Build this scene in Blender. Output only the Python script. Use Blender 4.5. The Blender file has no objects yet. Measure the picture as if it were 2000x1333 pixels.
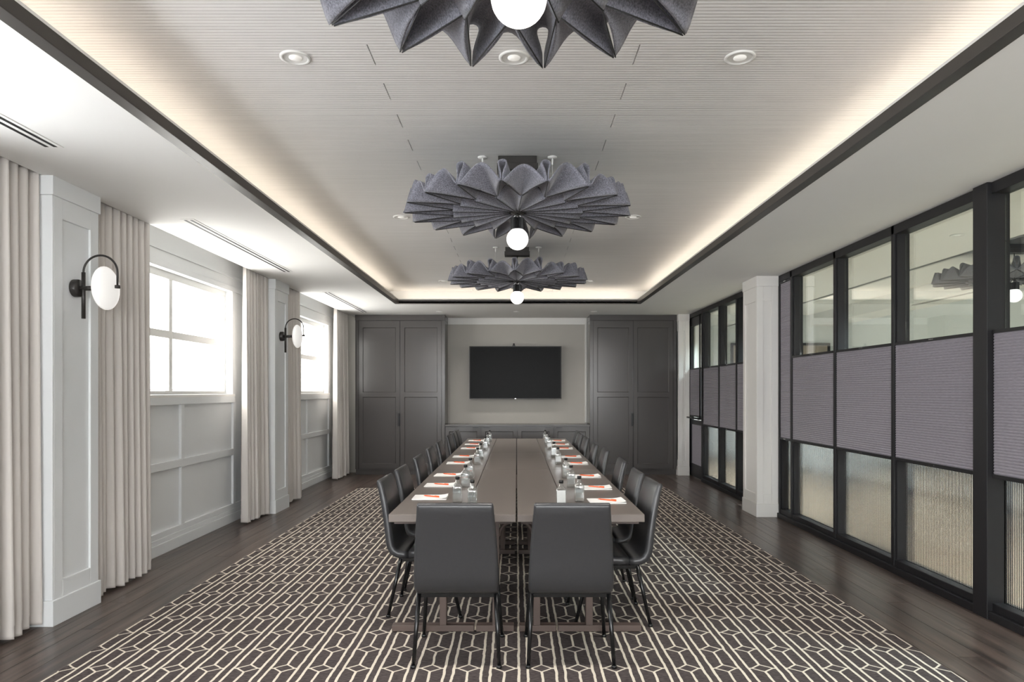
import bpy, bmesh, math, random
from mathutils import Vector, Matrix
random.seed(7)
S = bpy.context.scene
COL = S.collection
PI = math.pi

# ------------------------------------------------------------------ camera, world, exposure
F_PX = 1360.0
EYE = 1.47
cam_d = bpy.data.cameras.new('camera')
cam_d.sensor_width = 36.0
cam_d.lens = 36.0 * F_PX / 2000.0
cam_d.shift_x = (1000 - 1009) / 2000.0
cam_d.shift_y = (765 - 666.5) / 2000.0
cam_d.clip_start = 0.02
cam = bpy.data.objects.new('camera', cam_d)
cam.location = (0, 0, EYE)
cam.rotation_euler = (PI / 2, 0, 0)
COL.objects.link(cam)
S.camera = cam

W = bpy.data.worlds.new('world'); S.world = W
W.use_nodes = True
W.node_tree.nodes['Background'].inputs[0].default_value = (0.75, 0.85, 1.0, 1)
W.node_tree.nodes['Background'].inputs[1].default_value = 0.3
vs = S.view_settings
vs.view_transform = 'Standard'; vs.look = 'None'; vs.gamma = 1.0; vs.use_curve_mapping = False
vs.exposure = 1.15

# light levels (lamps and windows of the place, plus added unseen fill windows)
SHADE_E = 3.7      # daylight through the cream window shades
UNSEEN_FILL_E = 4.8       # unseen side windows, bright open panes invented to light the room
END_FILL_E = 8.0       # glow of two end-wall windows added behind the camera as fill
COVE_E = 4.4        # LED strip in the tray cove
GLOBE_E = 0.8
SCONCE_E = 0.22
DOWN_W = 34.0
CORR_W = 290.0

HC = 2.82           # soffit height
ZT = 3.05           # tray ceiling height

# ------------------------------------------------------------------ material helpers
def srgb(r, g, b):
    f = lambda c: (c / 255 / 12.92) if c / 255 <= 0.04045 else ((c / 255 + 0.055) / 1.055) ** 2.4
    return (f(r), f(g), f(b), 1)

def new_mat(name):
    m = bpy.data.materials.new(name); m.use_nodes = True
    nt = m.node_tree
    return m, nt, nt.nodes, nt.links, nt.nodes['Principled BSDF']

def mat(name, col, rough=0.5, metal=0.0, spec=0.5, noise=0.0, nscale=20.0, stretch=(1, 1, 1), bump=0.0, bscale=None, coat=0.0):
    m, nt, N, L, P = new_mat(name)
    P.inputs['Base Color'].default_value = col
    P.inputs['Roughness'].default_value = rough
    P.inputs['Metallic'].default_value = metal
    P.inputs['Specular IOR Level'].default_value = spec
    P.inputs['Coat Weight'].default_value = coat
    if noise or bump:
        tc = N.new('ShaderNodeTexCoord')
        mp = N.new('ShaderNodeMapping'); mp.inputs['Scale'].default_value = stretch
        L.new(tc.outputs['Object'], mp.inputs[0])
        nz = N.new('ShaderNodeTexNoise'); nz.inputs['Scale'].default_value = nscale; nz.inputs['Detail'].default_value = 5
        L.new(mp.outputs[0], nz.inputs['Vector'])
        if noise:
            mx = N.new('ShaderNodeMix'); mx.data_type = 'RGBA'
            mx.inputs[6].default_value = tuple(c * (1 - noise) for c in col[:3]) + (1,)
            mx.inputs[7].default_value = tuple(min(1, c * (1 + noise)) for c in col[:3]) + (1,)
            L.new(nz.outputs['Fac'], mx.inputs[0]); L.new(mx.outputs[2], P.inputs['Base Color'])
        if bump:
            bp = N.new('ShaderNodeBump'); bp.inputs['Strength'].default_value = bump; bp.inputs['Distance'].default_value = 0.004
            src = nz
            if bscale:
                src = N.new('ShaderNodeTexNoise'); src.inputs['Scale'].default_value = bscale; src.inputs['Detail'].default_value = 4
                L.new(mp.outputs[0], src.inputs['Vector'])
            L.new(src.outputs['Fac'], bp.inputs['Height']); L.new(bp.outputs[0], P.inputs['Normal'])
    return m

def emis(name, col, strength):
    m, nt, N, L, P = new_mat(name)
    P.inputs['Base Color'].default_value = (0.8, 0.8, 0.78, 1)
    P.inputs['Roughness'].default_value = 0.4
    P.inputs['Emission Color'].default_value = col
    P.inputs['Emission Strength'].default_value = strength
    return m

def math_node(N, L, op, a, b=None, c=None):
    n = N.new('ShaderNodeMath'); n.operation = op
    for i, v in enumerate((a, b, c)):
        if v is None: continue
        if isinstance(v, (int, float)): n.inputs[i].default_value = v
        else: L.new(v, n.inputs[i])
    return n.outputs[0]

M = {}
M['soffit'] = mat('white plaster soffit', srgb(240, 239, 237), 0.75, noise=0.015, nscale=3)
M['wallpaint'] = mat('pale grey wall paint', srgb(228, 230, 231), 0.42, noise=0.02, nscale=4)
M['pillar'] = mat('off white pillar paint', srgb(226, 223, 219), 0.45, noise=0.015, nscale=4)
M['backwall'] = mat('warm grey wall paint', srgb(176, 172, 165), 0.6, noise=0.03, nscale=6)
M['frieze'] = mat('white frieze paint', srgb(225, 224, 221), 0.6)
M['cabinet'] = mat('charcoal satin cabinet paint', srgb(80, 77, 76), 0.2, noise=0.04, nscale=5, stretch=(1, 1, 0.3))
M['darkmetal'] = mat('blackened bronze metal', srgb(52, 49, 47), 0.38, 0.3, noise=0.05, nscale=12)
M['frame'] = mat('black partition frame', srgb(32, 31, 33), 0.48, 0.0, 0.3, noise=0.04, nscale=10)
M['trimdark'] = mat('bronze tray trim', srgb(66, 62, 59), 0.4, 0.1, noise=0.06, nscale=9, stretch=(1, 0.1, 1))
M['white'] = mat('white enamel', srgb(235, 234, 231), 0.35, noise=0.01, nscale=10)
M['slot'] = mat('black slot', srgb(28, 27, 27), 0.6, noise=0.05)
M['blackplastic'] = mat('black plastic', srgb(20, 20, 21), 0.35, noise=0.05)
M['chrome'] = mat('polished steel', srgb(190, 190, 190), 0.18, 1.0, noise=0.02)
M['leather'] = mat('black leather', srgb(52, 52, 54), 0.30, noise=0.10, nscale=55, bump=0.12, bscale=260)
M['legblack'] = mat('gloss black steel tube', srgb(24, 24, 25), 0.22, 0.2, noise=0.05)
M['tabletop'] = mat('taupe laminate', srgb(110, 101, 95), 0.3, noise=0.06, nscale=14, stretch=(1, 0.08, 1))
M['tablebase'] = mat('brown painted wood', srgb(84, 70, 64), 0.5, noise=0.08, nscale=10)
M['paper'] = mat('white paper', srgb(245, 243, 240), 0.8, noise=0.01)
M['orange'] = mat('orange plastic pen', srgb(235, 96, 40), 0.35, noise=0.03)
M['screen'] = mat('dark television glass', srgb(22, 22, 22), 0.3, spec=0.06, noise=0.03)
M['curtain'] = mat('oatmeal curtain cloth', srgb(212, 206, 201), 0.9, noise=0.03, nscale=60, stretch=(1, 1, 0.08), bump=0.05, bscale=300)
M['art'] = mat('beige print', srgb(178, 164, 152), 0.7, noise=0.15, nscale=4)
M['corrwall'] = mat('corridor wall paint', srgb(236, 240, 241), 0.6, noise=0.02)
M['corrfloor'] = mat('corridor oak floor', srgb(164, 142, 118), 0.4, noise=0.12, nscale=8, stretch=(4, 0.4, 1))
M['label'] = mat('pale bottle label', srgb(196, 198, 196), 0.6, noise=0.1, nscale=60)
M['bulb'] = emis('frosted bulb', (1, 0.93, 0.84, 1), 2.0)
M['shade'] = emis('cream roller shade lit by daylight', (1.0, 0.99, 0.95, 1), SHADE_E)
M['unseen_fill'] = emis('added bright pane of unseen window', (0.95, 0.98, 1.0, 1), UNSEEN_FILL_E)
M['end_fill'] = emis('added end wall fill panel', (0.96, 0.985, 1.0, 1), END_FILL_E)
M['led'] = emis('warm LED strip', (1.0, 0.88, 0.73, 1), COVE_E)
M['globe'] = emis('opal globe', (1.0, 0.97, 0.93, 1), GLOBE_E)
M['opal'] = emis('opal glass disc', (1.0, 0.96, 0.93, 1), SCONCE_E)
M['downdisc'] = emis('downlight lamp', (1.0, 0.95, 0.88, 1), 0.18)

def make_glass():
    m, nt, N, L, P = new_mat('clear reflective pane')
    N.remove(P)
    out = N['Material Output']
    tr = N.new('ShaderNodeBsdfTransparent'); tr.inputs[0].default_value = (0.90, 0.94, 0.92, 1)
    gl = N.new('ShaderNodeBsdfGlossy'); gl.inputs['Roughness'].default_value = 0.0; gl.inputs[0].default_value = (1, 1, 1, 1)
    fr = N.new('ShaderNodeLayerWeight'); fr.inputs[0].default_value = 0.5
    fac = math_node(N, L, 'MULTIPLY_ADD', math_node(N, L, 'POWER', fr.outputs['Facing'], 2.0), 0.6, 0.05)
    fac = math_node(N, L, 'MINIMUM', fac, 1.0)
    mx = N.new('ShaderNodeMixShader')
    L.new(fac, mx.inputs[0]); L.new(tr.outputs[0], mx.inputs[1]); L.new(gl.outputs[0], mx.inputs[2])
    L.new(mx.outputs[0], out.inputs[0])
    return m
M['glass'] = make_glass()

def make_fluted():
    m, nt, N, L, P = new_mat('fluted frosted glass')
    P.inputs['Base Color'].default_value = (0.93, 0.96, 0.95, 1)
    P.inputs['Transmission Weight'].default_value = 1.0
    P.inputs['Roughness'].default_value = 0.10
    P.inputs['IOR'].default_value = 1.35
    return m
M['fluted'] = make_fluted()

def make_bottle():
    m, nt, N, L, P = new_mat('clear bottle glass with water')
    N.remove(P)
    out = N['Material Output']
    tr = N.new('ShaderNodeBsdfTransparent'); tr.inputs[0].default_value = (0.93, 0.95, 0.95, 1)
    gl = N.new('ShaderNodeBsdfGlossy'); gl.inputs['Roughness'].default_value = 0.05
    lw = N.new('ShaderNodeLayerWeight'); lw.inputs[0].default_value = 0.45
    fac = math_node(N, L, 'MULTIPLY_ADD', lw.outputs['Facing'], 0.6, 0.15)
    df = N.new('ShaderNodeBsdfTranslucent'); df.inputs[0].default_value = (0.95, 0.96, 0.96, 1)
    m0 = N.new('ShaderNodeMixShader'); m0.inputs[0].default_value = 0.12
    L.new(tr.outputs[0], m0.inputs[1]); L.new(df.outputs[0], m0.inputs[2]); tr = m0
    mx = N.new('ShaderNodeMixShader')
    L.new(fac, mx.inputs[0]); L.new(tr.outputs[0], mx.inputs[1]); L.new(gl.outputs[0], mx.inputs[2])
    L.new(mx.outputs[0], out.inputs[0])
    return m
M['bottle'] = make_bottle()

def make_felt():
    m, nt, N, L, P = new_mat('grey wool felt')
    tc = N.new('ShaderNodeTexCoord')
    n1 = N.new('ShaderNodeTexNoise'); n1.inputs['Scale'].default_value = 160; n1.inputs['Detail'].default_value = 6
    L.new(tc.outputs['Object'], n1.inputs['Vector'])
    cr = N.new('ShaderNodeValToRGB')
    cr.color_ramp.elements[0].position = 0.3; cr.color_ramp.elements[0].color = srgb(88, 88, 97)
    cr.color_ramp.elements[1].position = 0.7; cr.color_ramp.elements[1].color = srgb(150, 150, 161)
    L.new(n1.outputs['Fac'], cr.inputs[0]); L.new(cr.outputs[0], P.inputs['Base Color'])
    P.inputs['Roughness'].default_value = 0.95
    P.inputs['Specular IOR Level'].default_value = 0.1
    P.inputs['Sheen Weight'].default_value = 0.3
    return m
M['felt'] = make_felt()

def make_blind():
    m, nt, N, L, P = new_mat('grey cellular blind fabric')
    tc = N.new('ShaderNodeTexCoord')
    mp = N.new('ShaderNodeMapping'); mp.inputs['Scale'].default_value = (1, 3, 60)
    L.new(tc.outputs['Object'], mp.inputs[0])
    n1 = N.new('ShaderNodeTexNoise'); n1.inputs['Scale'].default_value = 9; n1.inputs['Detail'].default_value = 6
    L.new(mp.outputs[0], n1.inputs['Vector'])
    cr = N.new('ShaderNodeValToRGB')
    cr.color_ramp.elements[0].position = 0.3; cr.color_ramp.elements[0].color = srgb(130, 126, 133)
    cr.color_ramp.elements[1].position = 0.7; cr.color_ramp.elements[1].color = srgb(158, 153, 161)
    L.new(n1.outputs['Fac'], cr.inputs[0]); L.new(cr.outputs[0], P.inputs['Base Color'])
    P.inputs['Roughness'].default_value = 0.85
    return m
M['blind'] = make_blind()

def make_plank():
    m, nt, N, L, P = new_mat('dark stained oak plank')
    tc = N.new('ShaderNodeTexCoord'); oi = N.new('ShaderNodeObjectInfo')
    off = N.new('ShaderNodeVectorMath'); off.operation = 'ADD'
    sc = math_node(N, L, 'MULTIPLY', oi.outputs['Random'], 40.0)
    L.new(tc.outputs['Object'], off.inputs[0]); L.new(sc, off.inputs[1])
    mp = N.new('ShaderNodeMapping'); mp.inputs['Scale'].default_value = (11, 0.45, 1)
    L.new(off.outputs[0], mp.inputs[0])
    n1 = N.new('ShaderNodeTexNoise'); n1.inputs['Scale'].default_value = 2.2; n1.inputs['Detail'].default_value = 4; n1.inputs['Distortion'].default_value = 0.8
    L.new(mp.outputs[0], n1.inputs['Vector'])
    cr = N.new('ShaderNodeValToRGB')
    cr.color_ramp.elements[0].position = 0.32; cr.color_ramp.elements[0].color = srgb(52, 43, 40)
    cr.color_ramp.elements[1].position = 0.72; cr.color_ramp.elements[1].color = srgb(102, 87, 79)
    L.new(n1.outputs['Fac'], cr.inputs[0])
    hv = N.new('ShaderNodeHueSaturation')
    v = math_node(N, L, 'MULTIPLY_ADD', oi.outputs['Random'], 0.30, 0.85)
    L.new(v, hv.inputs['Value']); L.new(cr.outputs[0], hv.inputs['Color'])
    L.new(hv.outputs[0], P.inputs['Base Color'])
    P.inputs['Roughness'].default_value = 0.29
    bp = N.new('ShaderNodeBump'); bp.inputs['Strength'].default_value = 0.10; bp.inputs['Distance'].default_value = 0.002
    L.new(n1.outputs['Fac'], bp.inputs['Height']); L.new(bp.outputs[0], P.inputs['Normal'])
    return m
M['plank'] = make_plank()

def make_board():
    m, nt, N, L, P = new_mat('ribbed pale grey ceiling board')
    tc = N.new('ShaderNodeNewGeometry')
    sp = N.new('ShaderNodeSeparateXYZ'); L.new(tc.outputs['Position'], sp.inputs[0])
    ph = math_node(N, L, 'MULTIPLY', sp.outputs['Y'], 2 * PI / 0.025)
    sn = math_node(N, L, 'SINE', ph)
    rib = math_node(N, L, 'MULTIPLY_ADD', sn, 0.5, 0.5)
    rib = math_node(N, L, 'POWER', rib, 0.5)
    mp = N.new('ShaderNodeMapping'); mp.inputs['Scale'].default_value = (0.5, 9, 1)
    L.new(tc.outputs['Position'], mp.inputs[0])
    nz = N.new('ShaderNodeTexNoise'); nz.inputs['Scale'].default_value = 3.0; nz.inputs['Detail'].default_value = 5
    L.new(mp.outputs[0], nz.inputs['Vector'])
    mx = N.new('ShaderNodeMix'); mx.data_type = 'RGBA'
    mx.inputs[6].default_value = srgb(224, 222, 220); mx.inputs[7].default_value = srgb(241, 239, 237)
    L.new(nz.outputs['Fac'], mx.inputs[0])
    L.new(mx.outputs[2], P.inputs['Base Color'])
    bp = N.new('ShaderNodeBump'); bp.inputs['Strength'].default_value = 0.55; bp.inputs['Distance'].default_value = 0.004
    L.new(rib, bp.inputs['Height']); L.new(bp.outputs[0], P.inputs['Normal'])
    P.inputs['Roughness'].default_value = 0.42
    return m
M['board'] = make_board()

def make_rug():
    m, nt, N, L, P = new_mat('charcoal rug with cream lattice')
    geo = N.new('ShaderNodeTexCoord')
    nz = N.new('ShaderNodeTexNoise'); nz.inputs['Scale'].default_value = 9; nz.inputs['Detail'].default_value = 3
    L.new(geo.outputs['Object'], nz.inputs['Vector'])
    nsp = N.new('ShaderNodeSeparateColor'); L.new(nz.outputs['Color'], nsp.inputs[0])
    sp = N.new('ShaderNodeSeparateXYZ'); L.new(geo.outputs['Object'], sp.inputs[0])
    mm = lambda op, a, b=None, c=None: math_node(N, L, op, a, b, c)
    x = mm('ADD', sp.outputs['X'], mm('MULTIPLY_ADD', nsp.outputs[0], 0.016, -0.008))
    y = mm('ADD', sp.outputs['Y'], mm('MULTIPLY_ADD', nsp.outputs[1], 0.016, -0.008))
    PX, PY = 0.1935, 0.2725
    # distance to column centre and to diamond row centre (metres)
    a = mm('MULTIPLY', mm('PINGPONG', mm('DIVIDE', mm('ADD', x, 0.0618), PX), 0.5), PX)
    b = mm('MULTIPLY', mm('PINGPONG', mm('DIVIDE', mm('SUBTRACT', y, 3.665), PY), 0.5), PY)
    ln_long = mm('LESS_THAN', mm('ABSOLUTE', mm('SUBTRACT', a, 0.0735)), 0.0070)
    e = mm('ADD', mm('DIVIDE', a, 0.056), mm('DIVIDE', b, 0.047))
    dia = mm('LESS_THAN', mm('ABSOLUTE', mm('SUBTRACT', e, 1.0)), 0.14)
    con = mm('MULTIPLY', mm('LESS_THAN', b, 0.0065), mm('MULTIPLY', mm('GREATER_THAN', a, 0.05), mm('LESS_THAN', a, 0.0735)))
    cen = mm('MULTIPLY', mm('LESS_THAN', a, 0.0065), mm('GREATER_THAN', b, 0.045))
    msk = mm('MAXIMUM', mm('MAXIMUM', ln_long, dia), mm('MAXIMUM', con, cen))
    pile = N.new('ShaderNodeTexNoise'); pile.inputs['Scale'].default_value = 70; pile.inputs['Detail'].default_value = 6
    mp = N.new('ShaderNodeMapping'); mp.inputs['Scale'].default_value = (0.5, 2.2, 1)
    L.new(geo.outputs['Object'], mp.inputs[0]); L.new(mp.outputs[0], pile.inputs['Vector'])
    dk = N.new('ShaderNodeValToRGB')
    dk.color_ramp.elements[0].position = 0.3; dk.color_ramp.elements[0].color = srgb(58, 52, 52)
    dk.color_ramp.elements[1].position = 0.7; dk.color_ramp.elements[1].color = srgb(92, 84, 82)
    L.new(pile.outputs['Fac'], dk.inputs[0])
    mx = N.new('ShaderNodeMix'); mx.data_type = 'RGBA'
    L.new(msk, mx.inputs[0]); L.new(dk.outputs[0], mx.inputs[6]); mx.inputs[7].default_value = srgb(214, 204, 188)
    L.new(mx.outputs[2], P.inputs['Base Color'])
    P.inputs['Roughness'].default_value = 0.95; P.inputs['Specular IOR Level'].default_value = 0.1
    bp = N.new('ShaderNodeBump'); bp.inputs['Strength'].default_value = 0.35; bp.inputs['Distance'].default_value = 0.004
    L.new(pile.outputs['Fac'], bp.inputs['Height']); L.new(bp.outputs[0], P.inputs['Normal'])
    return m
M['rug'] = make_rug()

# ------------------------------------------------------------------ mesh helpers
class MB:
    def __init__(self): self.v = []; self.f = []; self.sm = []
    def add(self, vs_, fs_, smooth=False):
        o = len(self.v); self.v += [tuple(p) for p in vs_]
        for f in fs_:
            self.f.append(tuple(i + o for i in f)); self.sm.append(smooth)
        return self
    def box(self, x0, x1, y0, y1, z0, z1):
        x0, x1 = min(x0, x1), max(x0, x1); y0, y1 = min(y0, y1), max(y0, y1); z0, z1 = min(z0, z1), max(z0, z1)
        return self.add([(x0, y0, z0), (x1, y0, z0), (x1, y1, z0), (x0, y1, z0), (x0, y0, z1), (x1, y0, z1), (x1, y1, z1), (x0, y1, z1)],
                        [(0, 3, 2, 1), (4, 5, 6, 7), (0, 1, 5, 4), (1, 2, 6, 5), (2, 3, 7, 6), (3, 0, 4, 7)])
    def tube(self, pts, r, n=10, cap=True):
        pts = [Vector(p) for p in pts]
        rs = r if isinstance(r, (list, tuple)) else [r] * len(pts)
        vs_ = []; prev = None
        for i, p in enumerate(pts):
            if i == 0: t = pts[1] - pts[0]
            elif i == len(pts) - 1: t = pts[-1] - pts[-2]
            else: t = (pts[i + 1] - pts[i]).normalized() + (pts[i] - pts[i - 1]).normalized()
            t.normalize()
            if prev is None:
                u = t.orthogonal().normalized()
            else:
                u = prev - t * prev.dot(t); u.normalize()
            prev = u; w = t.cross(u)
            for k in range(n):
                a = 2 * PI * k / n
                vs_.append(p + (u * math.cos(a) + w * math.sin(a)) * rs[i])
        fs_ = []
        for i in range(len(pts) - 1):
            for k in range(n):
                k2 = (k + 1) % n
                fs_.append((i * n + k, i * n + k2, (i + 1) * n + k2, (i + 1) * n + k))
        self.add(vs_, fs_, True)
        if cap:
            o = len(self.v) - len(vs_)
            self.f.append(tuple(o + k for k in reversed(range(n)))); self.sm.append(False)
            self.f.append(tuple(o + (len(pts) - 1) * n + k for k in range(n))); self.sm.append(False)
        return self
    def lathe(self, prof, c=(0, 0, 0), n=24, axis='z', smooth=True):
        vs_ = []
        for (r, h) in prof:
            for k in range(n):
                a = 2 * PI * k / n
                p = (r * math.cos(a), r * math.sin(a), h)
                if axis == 'x': p = (h, p[0], p[1])
                vs_.append((p[0] + c[0], p[1] + c[1], p[2] + c[2]))
        fs_ = []
        for i in range(len(prof) - 1):
            for k in range(n):
                k2 = (k + 1) % n
                fs_.append((i * n + k, i * n + k2, (i + 1) * n + k2, (i + 1) * n + k))
        return self.add(vs_, fs_, smooth)
    def loft(self, loops, smooth=True, cap=True):
        n = len(loops[0]); vs_ = [p for lp in loops for p in lp]; fs_ = []
        for i in range(len(loops) - 1):
            for k in range(n):
                k2 = (k + 1) % n
                fs_.append((i * n + k, i * n + k2, (i + 1) * n + k2, (i + 1) * n + k))
        if cap:
            fs_.append(tuple(reversed(range(n)))); fs_.append(tuple((len(loops) - 1) * n + k for k in range(n)))
        return self.add(vs_, fs_, smooth)
    def mesh(self, name):
        me = bpy.data.meshes.new(name)
        me.from_pydata(self.v, [], self.f); me.update()
        bm = bmesh.new(); bm.from_mesh(me)
        bmesh.ops.recalc_face_normals(bm, faces=bm.faces); bm.to_mesh(me); bm.free()
        for p, s in zip(me.polygons, self.sm): p.use_smooth = s
        return me
    def build(self, name, material, parent=None, loc=None, bevel=0.0):
        return link(name, self.mesh(name), material, parent, loc, bevel)

def link(name, me, material=None, parent=None, loc=None, bevel=0.0):
    if material is not None and not me.materials:
        me.materials.append(M[material] if isinstance(material, str) else material)
    o = bpy.data.objects.new(name, me); COL.objects.link(o)
    if parent: o.parent = parent
    if loc: o.location = loc
    if bevel:
        b = o.modifiers.new('bevel', 'BEVEL'); b.width = bevel; b.segments = 2; b.limit_method = 'ANGLE'; b.angle_limit = math.radians(50)
    return o

def B(name, material, x0, x1, y0, y1, z0, z1, parent=None, bevel=0.0):
    """one box as its own object; geometry relative to the parent's origin"""
    return MB().box(x0, x1, y0, y1, z0, z1).build(name, material, parent, None, bevel)

def empty(name, loc=(0, 0, 0), rz=0.0):
    o = bpy.data.objects.new(name, None); o.empty_display_size = 0.1
    COL.objects.link(o); o.location = loc; o.rotation_euler = (0, 0, rz)
    return o

def tag(o, label, cat, group=None):
    o['label'] = label; o['category'] = cat
    if group: o['group'] = group
    return o

def struct(o, label=None):
    o['kind'] = 'structure'
    if label: o['label'] = label
    return o

def copy_tree(o, parent=None):
    kids = list(o.children)
    c = o.copy(); COL.objects.link(c); c.parent = parent
    for ch in kids: copy_tree(ch, c)
    return c

ORD = ['first', 'second', 'third', 'fourth', 'fifth', 'sixth', 'seventh', 'eighth', 'ninth', 'tenth', 'eleventh', 'twelfth']

# ------------------------------------------------------------------ floor with planks
Y0, Y1 = -5.0, 12.80
XL, XR = -3.23, 3.20
floor = struct(B('floor', 'plank', -3.5, 3.16, Y0, 13.0, -0.20, -0.018), 'dark stained oak plank floor')
PW = 0.145
plank_meshes = {}
def plank(x, ya, yb):
    ln = round(yb - ya, 3)
    if ln not in plank_meshes:
        plank_meshes[ln] = MB().box(-PW / 2 + 0.0012, PW / 2 - 0.0012, 0.0012, ln - 0.0012, -0.018, 0.0).mesh('plank')
    o = link('plank', plank_meshes[ln], 'plank', floor, (x, ya, 0))
def plank_field(xa, xb, ya, yb, L_=1.9):
    n = int(round((xb - xa) / PW))
    for i in range(n):
        x = xa + PW * (i + 0.5)
        y = ya
        first = [1.9, 1.0, 1.45, 0.55][i % 4]
        while y < yb - 1e-4:
            e = min(yb, y + first); first = L_
            if yb - e < 0.2: e = yb
            plank(x, y, e); y = e
plank_field(-3.27, -3.27 + 7 * PW, 2.4, 12.6)
plank_field(3.16 - 7 * PW, 3.16, 2.4, 12.6)
plank_field(-3.27 + 7 * PW, 3.16 - 7 * PW - 0.03, 10.5, 12.6)

# ------------------------------------------------------------------ rug
rug = B('area_rug', 'rug', -2.39, 2.262, 0.9, 10.50, 0.0, 0.012)
tag(rug, 'charcoal rug with cream lattice of lines and diamonds under the tables', 'rug')

# ------------------------------------------------------------------ shell walls
wall_left = struct(MB().build('wall_left', 'wallpaint') if False else empty('wall_left'), 'pale grey panelled wall with windows and pilasters')
BAYS = [(4.35 + 4.01 * k) for k in (-2, -1, 0, 1, 2)]   # near edge of each pilaster
WC0 = 6.66
WINC = [WC0 + 4.01 * k for k in (-2, -1, 0, 1)]
WH = 1.23
ZS, ZH = 1.44, 2.60
# wall slabs around the openings
def wl(name, y0, y1, z0, z1, x0=-3.40, x1=XL, par=None, m='wallpaint', bevel=0.0):
    return B(name, m, x0, x1, y0, y1, z0, z1, par or wall_left, bevel)
wl('wall_below', Y0, 13.0, -0.1, ZS)
wl('wall_above', Y0, 13.0, ZH, 3.2)
edges = [Y0] + [e for c in WINC for e in (c - WH, c + WH)] + [13.0]
for i in range(0, len(edges), 2):
    wl('wall_pier', edges[i], edges[i + 1], ZS, ZH)
win_n = 0
for bi, c in enumerate(WINC):
    vis = c > 5
    # baseboard of the bay (two steps)
    ya, yb = c - 1.83, c + 1.70
    wl('baseboard', ya, yb, 0, 0.10, XL, XL + 0.040, bevel=0.003)
    wl('baseboard_cap', ya, yb, 0.10, 0.145, XL, XL + 0.032, bevel=0.003)
    # applied rails and stiles
    t = XL + 0.026
    wl('panel_rail', ya, yb, 0.145, 0.20, XL, t, bevel=0.003)
    wl('panel_rail', c - WH + 0.01, c + WH - 0.01, 0.75, 0.825, XL, t, bevel=0.003)
    wl('panel_rail', c - WH - 0.02, c + WH + 0.02, 1.345, 1.415, XL, t + 0.008, bevel=0.003)
    for yy in (c - WH - 0.06, c + WH - 0.01):
        wl('panel_stile', yy, yy + 0.07, 0.20, 1.345, XL, t, bevel=0.003)
    for za, zb in ((0.20, 0.75), (0.825, 1.345)):
        wl('panel_stile', c - 0.005, c + 0.065, za, zb, XL, t, bevel=0.003)
    for yy in (c - WH - 0.10, c + WH + 0.0):
        wl('casing_stile', yy, yy + 0.10, 1.415, ZH, XL, XL + 0.012, bevel=0.003)
    for yy in (ya + 0.0, yb - 0.06):
        wl('panel_stile', yy, yy + 0.06, 0.20, 2.72, XL, t, bevel=0.003)
    wl('frieze_ledge', ya, yb, 2.755, 2.785, XL, XL + 0.012, bevel=0.002)
    wl('frieze_ledge', ya, yb, ZH, ZH + 0.06, XL, XL + 0.014, bevel=0.002)
    # window
    win_n += 1
    w = struct(empty('window_%d' % win_n, (-3.30, c, ZS)), 'white window with cream shade')
    g = 0.0
    MB().box(-0.045, 0.0, -WH, WH, ZH - ZS - 0.065, ZH - ZS).build('head_frame', 'white', w)
    MB().box(-0.045, 0.0, -WH, WH, 0.0, 0.035).build('bottom_frame', 'white', w)
    for s in (-1, 1):
        MB().box(-0.045, 0.0, s * WH, s * (WH - 0.035), 0.035, ZH - ZS - 0.065).build('side_frame', 'white', w)
    MB().box(-0.045, -0.008, -0.034, 0.034, 0.035, ZH - ZS - 0.065).build('mullion', 'white', w)
    MB().box(-0.045, -0.006, -WH + 0.035, -0.030, 0.535, 0.605).build('glazing_bar', 'white', w)
    MB().box(-0.045, -0.006, 0.030, WH - 0.035, 0.535, 0.605).build('glazing_bar', 'white', w)
    MB().box(-0.062, -0.050, -WH + 0.01, WH - 0.01, 0.02, ZH - ZS - 0.03).build('roller_shade' if vis else 'unseen_fill_pane', 'shade' if vis else 'unseen_fill', w)  # out-of-view windows get an added brighter pane as fill light
    MB().box(-0.048, -0.0405, -WH + 0.05, WH - 0.05, 0.036, 0.052).build('shade_bar', 'paper', w)
    MB().box(0.0, 0.105, -WH - 0.02, WH + 0.02, -0.028, 0.0).build('window_sill', 'white', w, bevel=0.004)

# pilasters
def pilaster(y0, near_panel=True):
    p = empty('pilaster', (0, 0, 0)); p.parent = wall_left
    y1 = y0 + 0.48
    xf = -2.90
    B('core', 'wallpaint', XL, xf - 0.016, y0 + 0.016, y1, 0, HC, p)
    B('plinth', 'wallpaint', XL, xf + 0.012, y0 - 0.012, y1 + 0.012, 0, 0.16, p, 0.003)
    B('crown', 'wallpaint', XL, xf + 0.010, y0 - 0.010, y1 + 0.010, 2.70, HC, p, 0.003)
    for (a, b_) in ((y0 + 0.016, y0 + 0.10), (y1 - 0.09, y1)):
        B('stile', 'wallpaint', xf - 0.016, xf, a, b_, 0.16, 2.70, p, 0.003)
    B('rail', 'wallpaint', xf - 0.016, xf, y0 + 0.10, y1 - 0.09, 0.16, 0.27, p, 0.003)
    B('rail', 'wallpaint', xf - 0.016, xf, y0 + 0.10, y1 - 0.09, 2.57, 2.70, p, 0.003)
    for (a, b_) in ((XL, XL + 0.07), (xf - 0.10, xf)):
        B('stile', 'wallpaint', a, b_, y0, y0 + 0.016, 0.16, 2.70, p, 0.003)
    B('rail', 'wallpaint', XL + 0.07, xf - 0.10, y0, y0 + 0.016, 2.57, 2.70, p, 0.003)
    B('rail', 'wallpaint', XL + 0.07, xf - 0.10, y0, y0 + 0.016, 0.16, 0.27, p, 0.003)
for y in (4.35, 8.36, 0.34): pilaster(y)

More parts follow.
